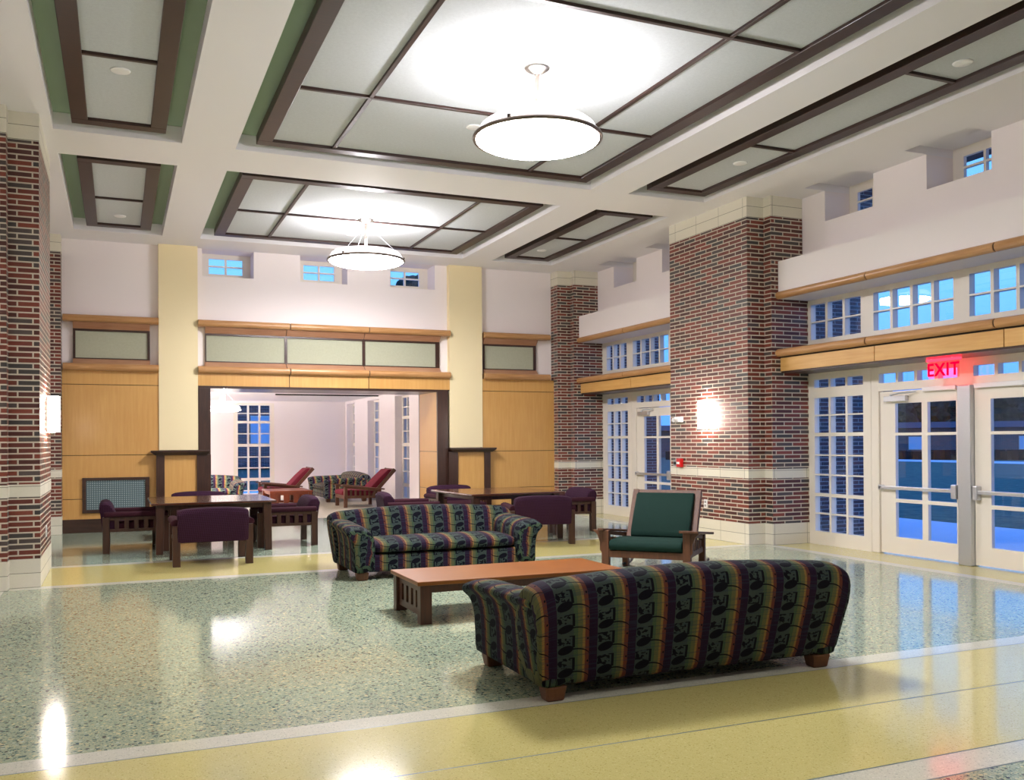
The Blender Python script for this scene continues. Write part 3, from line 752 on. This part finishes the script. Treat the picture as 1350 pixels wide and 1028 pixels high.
for q in (-.15, .15):
    b = MB(); b.cyl((0, q, .125), (0, q, .132), .03); b.build('mount', M['whiteplastic'], root)

# ------------------------------------------------------------------ furniture
def sofa(name, loc, rz, label, mat, wid=2.36, group=None):
    """local: x along width, -y is the front, back at +y"""
    root = empty(name, loc, rz, label=label, cat='sofa', group=group)
    w = wid/2; iw = w-.31
    # base
    b = MB(); n = 12
    us = [-iw-.02 + (2*iw+.04)*i/n for i in range(n+1)]
    b.loft([[(x, -.50, .085), (x, -.515, .10), (x, -.515, .26), (x, -.50, .275), (x, .40, .275), (x, .46, .085)] for x in us], us); b.build('seat_base', mat, root, bevel=.01)
    # seat cushion
    b = MB(); n = 20; us = [-iw+.005 + (2*iw-.01)*i/n for i in range(n+1)]
    secs = []
    for i, x in enumerate(us):
        t = abs(x)/iw; e = .012*(t**8)*2; c = .02*(1-t**4)
        secs.append([(x, -.50+e, .285), (x, -.535+e, .30), (x, -.555+e, .345), (x, -.545+e, .385), (x, -.50+e, .412-e), (x, -.35, .425+c-e), (x, -.1, .425+c-e), (x, .14, .42), (x, .22, .285)])
    b.loft(secs, us); b.build('seat_cushion', mat, root, smooth=True, sub=1)
    # back with a gently arched top, leaning backward and widening upward
    b = MB(); n = 30; us = [-1, -.992] + [-1 + 2*i/n for i in range(1, n)] + [.992, 1]
    secs = []; uu = []
    for q in us:
        t = abs(q); H = .690 + .055*math.cos(t*PI/2) - .045*max(0, (t-.9)/.1)**2.2
        P = [(.18, .25), (.215, .45), (.265, H-.13), (.31, H-.05), (.36, H-.006), (.42, H), (.50, H-.008), (.56, H-.03), (.59, H-.09), (.582, H-.22), (.54, .33), (.495, .10), (.46, .085), (.30, .09)]
        secs.append([(q*(w-.10+.07*min(1, max(0, pz-.08)/.6)), py, pz) for py, pz in P]); uu.append(q*(w-.06))
    b.loft(secs, uu); b.build('backrest', mat, root, smooth=True, sub=1)
    # arms
    for s in (-1, 1):
        b = MB(); n = 16; us = [-.56, -.552] + [-.56 + 1.06*i/n for i in range(1, n)] + [.492, .50]
        secs = []
        for i, y in enumerate(us):
            t = (y+.56)/1.06
            dz = .03*t - .035*max(0, .12-t)/.12; fl_ = 1.0 - .12*t
            fr = -.02*max(0, .15-t)/.15
            P = [(.0, .085), (.004, .10), (.006, .28), (.016, .42), (.045*fl_, .50), (.085*fl_, .525), (.10*fl_, .552), (.075*fl_, .58), (.0, .594), (-.11, .582), (-.19, .545), (-.22, .48), (-.225, .28), (-.225, .085)]
            secs.append([(s*(w-.115+px), y + (fr-.035*max(0, (pz-.45)/.15)*(1 if t < .3 else 0)*(1-t/.3 if t < .3 else 0)), pz + (dz if pz > .3 else 0)) for px, pz in P])
        b.loft(secs, [y+.56+.1 for y in us]); b.build('armrest', mat, root, smooth=True, sub=1)
    # feet
    for sx in (-1, 1):
        for y, q in ((-.49, -1), (.43, 1)):
            b = MB(); x = sx*(w-.21)
            b.hexa([(x-.055, y-.045, 0), (x+.055, y-.045, 0), (x+.055, y+.045, 0), (x-.055, y+.045, 0)], [(x-.07, y-.06, .09), (x+.07, y-.06, .09), (x+.07, y+.06, .09), (x-.07, y+.06, .09)])
            b.build('foot', M['armwood'], root, bevel=.012)
    return root
SOF = 'striped sofas in the hall'
sofa('sofa', (3.29, 5.30, 0), PI, 'striped patterned sofa in the foreground with its back to the camera', M['sofa'], group=SOF)
sofa('sofa', (3.41, 10.42, 0), 0, 'striped patterned sofa seen from the front beyond the long coffee table', M['sofa'], group=SOF)

def coffee_table(name, loc, sx, sy, h, top, body, label, slots):
    root = empty(name, loc, label=label, cat='coffee table'); x, y = sx/2, sy/2
    b = MB(); b.box(-x, x, -y, y, h-.035, h); b.build('tabletop', top, root, bevel=.006)
    for a in (-1, 1):
        for c in (-1, 1):
            b = MB(); px, py = a*(x-.075), c*(y-.055); b.box(px-.05, px+.05, py-.045, py+.045, 0, h-.035); b.build('leg', body, root, bevel=.004)
    for a in (-1, 1):
        b = MB(); X0, X1 = sorted((a*(x-.095), a*(x-.055))); y0, y1 = -y+.10, y-.10
        n = slots; cw = (y1-y0)/(n*2+1)
        b.lattice('x', X0, X1, (y0, y1), (.055, h-.035), [(y0+cw*(2*i+1), y0+cw*(2*i+2)) for i in range(n)], [(.11, h-.10)])
        b.build('end_panel', body, root, weld=False)
    for c in (-1, 1):
        b = MB(); Y0, Y1 = sorted((c*(y-.075), c*(y-.04))); b.box(-x+.12, x-.12, Y0, Y1, h-.10, h-.035); b.build('apron', body, root, bevel=.003)
    return root
coffee_table('coffee_table', (3.22, 7.70, 0), 1.93, .83, .355, M['oak'], M['oakdark'], 'long amber oak coffee table with slotted ends between the two sofas', 4)

# dining tables
def dining_table(loc, rz, label):
    root = empty('square_table', loc, rz, label=label, cat='table', group='dark square tables'); s = .825; h = .70
    b = MB(); b.box(-s, s, -s, s, h-.032, h); b.build('tabletop', M['tablewood'], root, bevel=.008)
    for a in (-1, 1):
        for c in (-1, 1):
            b = MB(); x, y = a*(s-.12), c*(s-.12); q = .055
            b.hexa([(x-q*.85+a*.015, y-q*.85+c*.015, 0), (x+q*.85+a*.015, y-q*.85+c*.015, 0), (x+q*.85+a*.015, y+q*.85+c*.015, 0), (x-q*.85+a*.015, y+q*.85+c*.015, 0)], [(x-q, y-q, h-.032), (x+q, y-q, h-.032), (x+q, y+q, h-.032), (x-q, y+q, h-.032)])
            b.build('leg', M['chairwood'], root, bevel=.005)
    for a in (-1, 1):
        b = MB(); X0, X1 = sorted((a*(s-.15), a*(s-.12))); b.box(X0, X1, -s+.17, s-.17, h-.10, h-.032); b.build('apron', M['chairwood'], root)
        b = MB(); b.box(-s+.17, s-.17, X0, X1, h-.10, h-.032); b.build('apron', M['chairwood'], root)
    return root
dining_table((1.23, 14.12, 0), 0, 'dark square table on the left in front of the heater grille wall')
dining_table((5.72, 14.10, 0), R(4), 'dark square table on the right, beyond the far striped sofa')

def rounded(prof): return prof
def dining_chair(loc, rz, label):
    """local: faces +y; origin at centre on the floor"""
    root = empty('lounge_chair', loc, rz, label=label, cat='chair', group='plum chairs around the square tables')
    for sx in (-1, 1):
        for y, h in ((-.385, .50), (.385, .50)):
            b = MB(); x = sx*.43; b.box(x-.045, x+.045, y-.045, y+.045, 0, h); b.build('leg', M['chairwood'], root, bevel=.006)
        b = MB(); x = sx*.43
        b.box(x-.022, x+.022, -.345, .345, .455, .50); b.box(x-.022, x+.022, -.345, .345, .295, .335)
        for k in range(5):
            y = -.25+.125*k; b.box(x-.014, x+.014, y-.028, y+.028, .335, .455)
        b.build('slatted_side', M['chairwood'], root, weld=False)
        b = MB(); us = [-.41+.82*i/6 for i in range(7)]
        b.loft([[(x-.055, y, .50), (x-.065, y, .525), (x-.055, y, .555), (x-.02, y, .572), (x+.02, y, .572), (x+.055, y, .555), (x+.065, y, .525), (x+.055, y, .50)] for y in us], us); b.build('arm_pad', M['plum_side'], root, smooth=True, bevel=.006)
    b = MB(); us = [-.385+.77*i/8 for i in range(9)]
    b.loft([[(x, -.34, .29), (x, .38, .29), (x, .425, .31), (x, .43, .38), (x, .40, .425), (x, 0, .45), (x, -.34, .43)] for x in us], us); b.build('seat_cushion', M['plum_side'], root, smooth=True, bevel=.01)
    b = MB(); us = [-.42+.84*i/14 for i in range(15)]; secs = []
    for x in us:
        t = abs(x)/.42; H = .718 - .03*t**3 - .012*(t > .97)
        secs.append([(x, -.25, .29), (x, -.255, .50), (x, -.30, H-.07), (x, -.345, H-.012), (x, -.39, H), (x, -.45, H-.01), (x, -.475, H-.06), (x, -.455, .52), (x, -.43, .29)])
    b.loft(secs, us); b.build('back_cushion', M['plum'], root, smooth=True, bevel=.012)
    return root
proto = dining_chair((1.08, 12.37, 0), 0, 'plum checked chair with its back to the camera at the left table')
chairs = [((.23, 14.27), R(-90), 'plum chair in profile facing right, at the left side of the left table'),
          ((2.27, 14.12), R(90), 'plum chair in profile facing left, at the right side of the left table'),
          ((1.22, 15.72), R(180), 'plum chair behind the left table, only its backrest top showing above the tabletop'),
          ((5.78, 12.62), R(-13), 'plum checked chair with its back to the camera at the right table'),
          ((6.90, 14.12), R(90), 'plum chair at the right side of the right table, by the far brick pillar'),
          ((4.28, 14.30), R(-96), 'plum chair left of the right table, rounded back showing over the far sofa'),
          ((5.62, 15.72), R(184), 'plum chair behind the right table, only a sliver of backrest showing')]
for (x, y), rz, lab in chairs:
    c = copy_tree(proto); c.location = (x, y, 0); c.rotation_euler = (0, 0, rz); c['label'] = lab

def morris_chair(loc, rz, label, fab, wood_m, wid=.94, lean=.36, group=None, runner=False, topz=.86):
    """slatted wooden armchair; local: faces -y"""
    root = empty('armchair', loc, rz, label=label, cat='armchair', group=group); w = wid/2
    for s in (-1, 1):
        x = s*(w-.04)
        b = MB(); b.box(x-.042, x+.042, -.44, -.36, 0, .50); b.build('front_leg', wood_m, root, bevel=.005)
        b = MB(); o_ = x+s*.042
        b.loft([[(o_, yy, .25), (o_+s*.022, yy, .28), (o_+s*.022, yy, .37), (o_+s*.05, yy, .45), (o_+s*.10, yy, .50), (o_, yy, .50)] for yy in (-.43, -.375)], [0, .05]); b.build('arm_bracket', wood_m, root)
        b = MB(); b.box(x-.035, x+.035, .36, .44, 0, .405); b.build('rear_leg', wood_m, root, bevel=.005)
        b = MB(); b.hexa([(x-.07, -.50, .50), (x+.07+s*.07, -.50, .50), (x+.07+s*.05, .50, .40), (x-.07, .50, .40)], [(x-.07, -.50, .528), (x+.07+s*.07, -.50, .528), (x+.07+s*.05, .50, .428), (x-.07, .50, .428)]) ; b.build('arm', wood_m, root, bevel=.006)
        b = MB(); b.box(x-.018, x+.018, -.36, .36, .21, .265); b.hexa([(x-.018, -.36, .45), (x+.018, -.36, .45), (x+.018, .36, .36), (x-.018, .36, .36)], [(x-.018, -.36, .488), (x+.018, -.36, .488), (x+.018, .36, .405), (x-.018, .36, .405)])
        for k in range(6):
            y = -.27+.108*k; b.box(x-.011, x+.011, y-.022, y+.022, .265, .425-.115*(y+.36))
        b.build('slatted_side', wood_m, root, weld=False)
        if runner:
            b = MB(); b.tube([(x, .30, .035), (x, .46, .02), (x, .62, .035), (x, .76, .075)], .018, n=8); b.build('rear_runner', M['black'], root, smooth=True)
    b = MB(); b.box(-w+.08, w-.08, -.435, -.395, .20, .275); b.build('front_rail', wood_m, root, bevel=.004)
    b = MB(); b.box(-w+.08, w-.08, .37, .41, .18, .26); b.build('rear_rail', wood_m, root, bevel=.004)
    b = MB(); us = [-w+.09+(2*w-.18)*i/10 for i in range(11)]
    b.loft([[(x, -.40, .275), (x, -.455, .29), (x, -.475, .335), (x, -.455, .38), (x, -.40, .40), (x, -.1, .40), (x, .30, .37), (x, .32, .265)] for x in us], us); b.build('seat_cushion', fab, root, smooth=True, bevel=.015)
    # leaning back
    y0, z0 = .27, .30; y1 = y0+lean; z1 = topz
    d = Vector((0, y1-y0, z1-z0)); L = d.length; d.normalize(); n = Vector((0, -d.z, d.y))
    def P(x, t, o): q = Vector((x, y0, z0)) + d*t + n*o; return (q.x, q.y, q.z)
    b = MB()
    for s in (-1, 1):
        x0, x1 = sorted((s*(w-.085), s*(w-.155)))
        b.hexa([P(x0, -.05, -.05), P(x1, -.05, -.05), P(x1, -.05, .03), P(x0, -.05, .03)], [P(x0, L, -.05), P(x1, L, -.05), P(x1, L, .03), P(x0, L, .03)])
    for t0, t1 in ((L-.06, L), (.05, .10)):
        b.hexa([P(-w+.155, t0, -.04), P(w-.155, t0, -.04), P(w-.155, t0, .02), P(-w+.155, t0, .02)], [P(-w+.155, t1, -.04), P(w-.155, t1, -.04), P(w-.155, t1, .02), P(-w+.155, t1, .02)])
    b.build('back_frame', wood_m, root, bevel=.005)
    b = MB(); us = [-w+.155+(2*w-.31)*i/10 for i in range(11)]
    b.loft([[P(x, .04, .02), P(x, .04, .10), P(x, .10, .13), P(x, L*.5, .125), P(x, L-.11, .10), P(x, L-.06, .06), P(x, L-.055, .0), P(x, L*.5, -.045), P(x, .06, -.045)] for x in us], us); b.build('back_cushion', fab, root, smooth=True, bevel=.012)
    return root
morris_chair((5.66, 9.13, 0), R(-46), 'dark green upholstered wooden armchair in front of the brick pillar', M['green'], M['armwood'], wid=1.0, runner=True, topz=.90)

# lounge furniture
MC = 'maroon armchairs in the lounge'
morris_chair((5.22, 21.58, 0), R(-90), 'maroon reclining wooden armchair in the lounge nearest the opening', M['maroon'], M['armwood'], wid=.96, lean=.52, group=MC, topz=.87)
morris_chair((3.72, 23.75, 0), R(-90), 'maroon reclining wooden armchair in the lounge beyond the cherry coffee table', M['maroon'], M['armwood'], wid=.96, lean=.52, group=MC, topz=.87)
lct = coffee_table('coffee_table', (3.68, 22.3, 0), 1.3, .98, .40, M['cherry'], M['cherry'], 'cherry red coffee table inside the lounge', 3); lct.rotation_euler = (0, 0, PI/2)
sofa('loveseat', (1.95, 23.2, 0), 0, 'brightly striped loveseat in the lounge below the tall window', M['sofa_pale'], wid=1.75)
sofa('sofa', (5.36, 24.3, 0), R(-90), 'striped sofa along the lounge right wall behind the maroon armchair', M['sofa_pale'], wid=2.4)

# ------------------------------------------------------------------ outdoors
b = MB(); b.box(9.4, 14.0, -12, 36, -.30, -.03); struct('terrace', b, M['concrete'], 'bright concrete terrace outside the doors', 'terrace')
b = MB(); b.box(14.0, 90, -40, 90, -.32, -.05); b.box(-40, 14.0, 36, 90, -.32, -.05)
struct('lawn', b, M['grass'], 'dark dusk lawn beyond the terrace', 'lawn')
b = MB(); b.box(50, 54, -40, 90, -.05, -.02); struct('footpath', b, M['concrete'], 'pale footpath at the far edge of the lawn', 'path')
b = MB(); b.box(9.38, 9.70, -6, 18.5, 5.4, 5.5); b.box(9.7, 10.9, -6, 19, 5.35, 5.5)
struct('roof_eave', b, M['roof'], 'dark roof eave over the high windows outside', 'eave')
for y0, y1, lab in ((10.95, 12.85, 'middle'), (17.12, 19.0, 'far'), (3.2, 5.0, 'near')):
    b = MB(); b.box(9.40, 10.75, y0, y1, -.05, 5.35)
    struct('outdoor_pier', b, M['brick_out'], 'brick pier standing outside the glass at the %s pillar' % lab, 'pier')
def building(loc, rz, W, H, n, label):
    root = empty('brick_building', loc, rz, label=label, cat='building')
    b = MB(); b.box(-W/2, W/2, 0, 8, 0, H); b.build('brick_wall', M['brick_out'], root)
    b = MB(); b.prism([(-.6, H), (8.6, H), (4, H+.55)], 'x', -W/2-.5, W/2+.5); b.build('roof', M['roof'], root)
    for i in range(n):
        x = -W/2 + W*(i+.5)/n
        b = MB(); b.box(x-.55, x+.55, -.06, .02, H*.34, H*.74); f = b.build('window', M['frame'], root)
        b = MB(); b.lattice('y', -.09, -.07, (x-.5, x+.5), (H*.36, H*.72), [(x-.46, x+.46)], [(H*.37, H*.53), (H*.55, H*.71)]); b.box(x-.46, x+.46, -.068, -.062, H*.37, H*.71); b.build('blind', M['winlight'], f, weld=False)
    return root
building((63, 54, -.3), R(-48), 60, 2.7, 15, 'low brick building with pale windows across the lawn')
building((6, 56, 0), R(0), 34, 4.2, 10, 'brick building with pale windows seen through the lounge window')
def tree(loc, h, r, label, g):
    root = empty('tree', loc, label=label, cat='tree', group=g)
    b = MB(); b.cyl((0, 0, 0), (0, 0, h*.55), .22, .12, n=10); b.build('trunk', M['bark'], root)
    bm = bmesh.new(); bmesh.ops.create_icosphere(bm, subdivisions=3, radius=1)
    b = MB(); base = [v.co.copy() for v in bm.verts]; faces = [[v.index for v in f.verts] for f in bm.faces]; bm.free()
    for k in range(14):
        a = random.random()*2*PI; rr = r*.55*random.random()**.5; cz = h*(.24+.56*random.random()); sr = r*(.42+.2*random.random())
        cx, cy = rr*math.cos(a), rr*math.sin(a); off = len(b.v)
        for p in base:
            q = 1+.22*(random.random()-.5)
            b.v.append(Vector((cx+p.x*sr*q, cy+p.y*sr*q, cz+p.z*sr*.85*q)))
        for f in faces: b.f.append([off+i for i in f]); b.uv.append(None); b.m.append(0)
    b.build('crown', M['leaf'], root)
    return root
TG = 'trees at dusk across the lawn'
for i in range(13):
    ang = R(35+2.5*i); d = 101 if i % 2 == 0 else 113
    tree((d*math.sin(ang), d*math.cos(ang), 0), 6.4+.6*((i*5) % 3), 3.75, 'dark leafy dusk tree in the rows behind the low brick building across the lawn', TG)
for i, (x, y, h) in enumerate(((-2, 72, 14), (8.2, 73, 14.6), (15.4, 72, 18), (23.2, 73, 18.5))):
    tree((x, y, 0), h, 3.1, ['tall dusk tree behind the lounge, out of sight left', 'tall dusk tree whose top shows low in the left small high back window', 'tall dusk tree filling the middle small high back window', 'tall dusk tree filling the right small high back window'][i], 'trees behind the lounge')
b = MB()
for i in range(70):
    ang = R(33+.55*i); d = 76
    x, y = d*math.sin(ang), d*math.cos(ang); b.box(x-.5, x+.5, y-.5, y+.5, -.05, .55+.15*random.random())
tag(b.build('hedge', M['dusk_dark'], weld=False), 'low dark hedge along the far footpath', 'hedge', kind='stuff')

# ------------------------------------------------------------------ world, light, camera
W = bpy.data.worlds.new('dusk'); S.world = W; W.use_nodes = True; t = W.node_tree; t.nodes.clear()
o = t.nodes.new('ShaderNodeOutputWorld'); bg = t.nodes.new('ShaderNodeBackground'); tc = t.nodes.new('ShaderNodeTexCoord'); sp = t.nodes.new('ShaderNodeSeparateXYZ'); rp = t.nodes.new('ShaderNodeValToRGB')
t.links.new(tc.outputs['Generated'], sp.inputs[0]); t.links.new(sp.outputs[2], rp.inputs[0])
e = rp.color_ramp.elements; e[0].position = 0.0; e[0].color = (.05, .19, .85, 1); e[1].position = .55; e[1].color = (.05, .17, .70, 1)
x = e.new(.18); x.color = (.10, .30, .62, 1)
t.links.new(rp.outputs[0], bg.inputs[0]); bg.inputs[1].default_value = 1.05; t.links.new(bg.outputs[0], o.inputs[0])

f, cy, yaw, tilt, roll = 1220.01, 575.76, R(23.0633), R(.2881), R(-.36189)
F = Vector((math.sin(yaw)*math.cos(tilt), math.cos(yaw)*math.cos(tilt), math.sin(tilt)))
R0 = Vector((math.cos(yaw), -math.sin(yaw), 0)); U0 = R0.cross(F)
Rr = R0*math.cos(roll) + U0*math.sin(roll); Uu = -R0*math.sin(roll) + U0*math.cos(roll)
cam = bpy.data.cameras.new('camera'); co = bpy.data.objects.new('camera', cam); COL.objects.link(co)
cam.sensor_width = 36; cam.sensor_fit = 'HORIZONTAL'; cam.lens = 36*f/1350; cam.shift_y = (cy-514)/1350; cam.clip_end = 300; cam.clip_start = .05
B = -F
co.matrix_world = Matrix(((Rr.x, Uu.x, B.x, 0), (Rr.y, Uu.y, B.y, 0), (Rr.z, Uu.z, B.z, 1.503), (0, 0, 0, 1)))
S.camera = co
S.view_settings.view_transform = 'Standard'; S.view_settings.look = 'None'; S.view_settings.exposure = 1.37; S.view_settings.gamma = 1
S.view_settings.use_curve_mapping = False
S.cycles.use_denoising = True
S.cycles.max_bounces = 8; S.cycles.diffuse_bounces = 5; S.cycles.transparent_max_bounces = 16
S.cycles.sample_clamp_indirect = 8
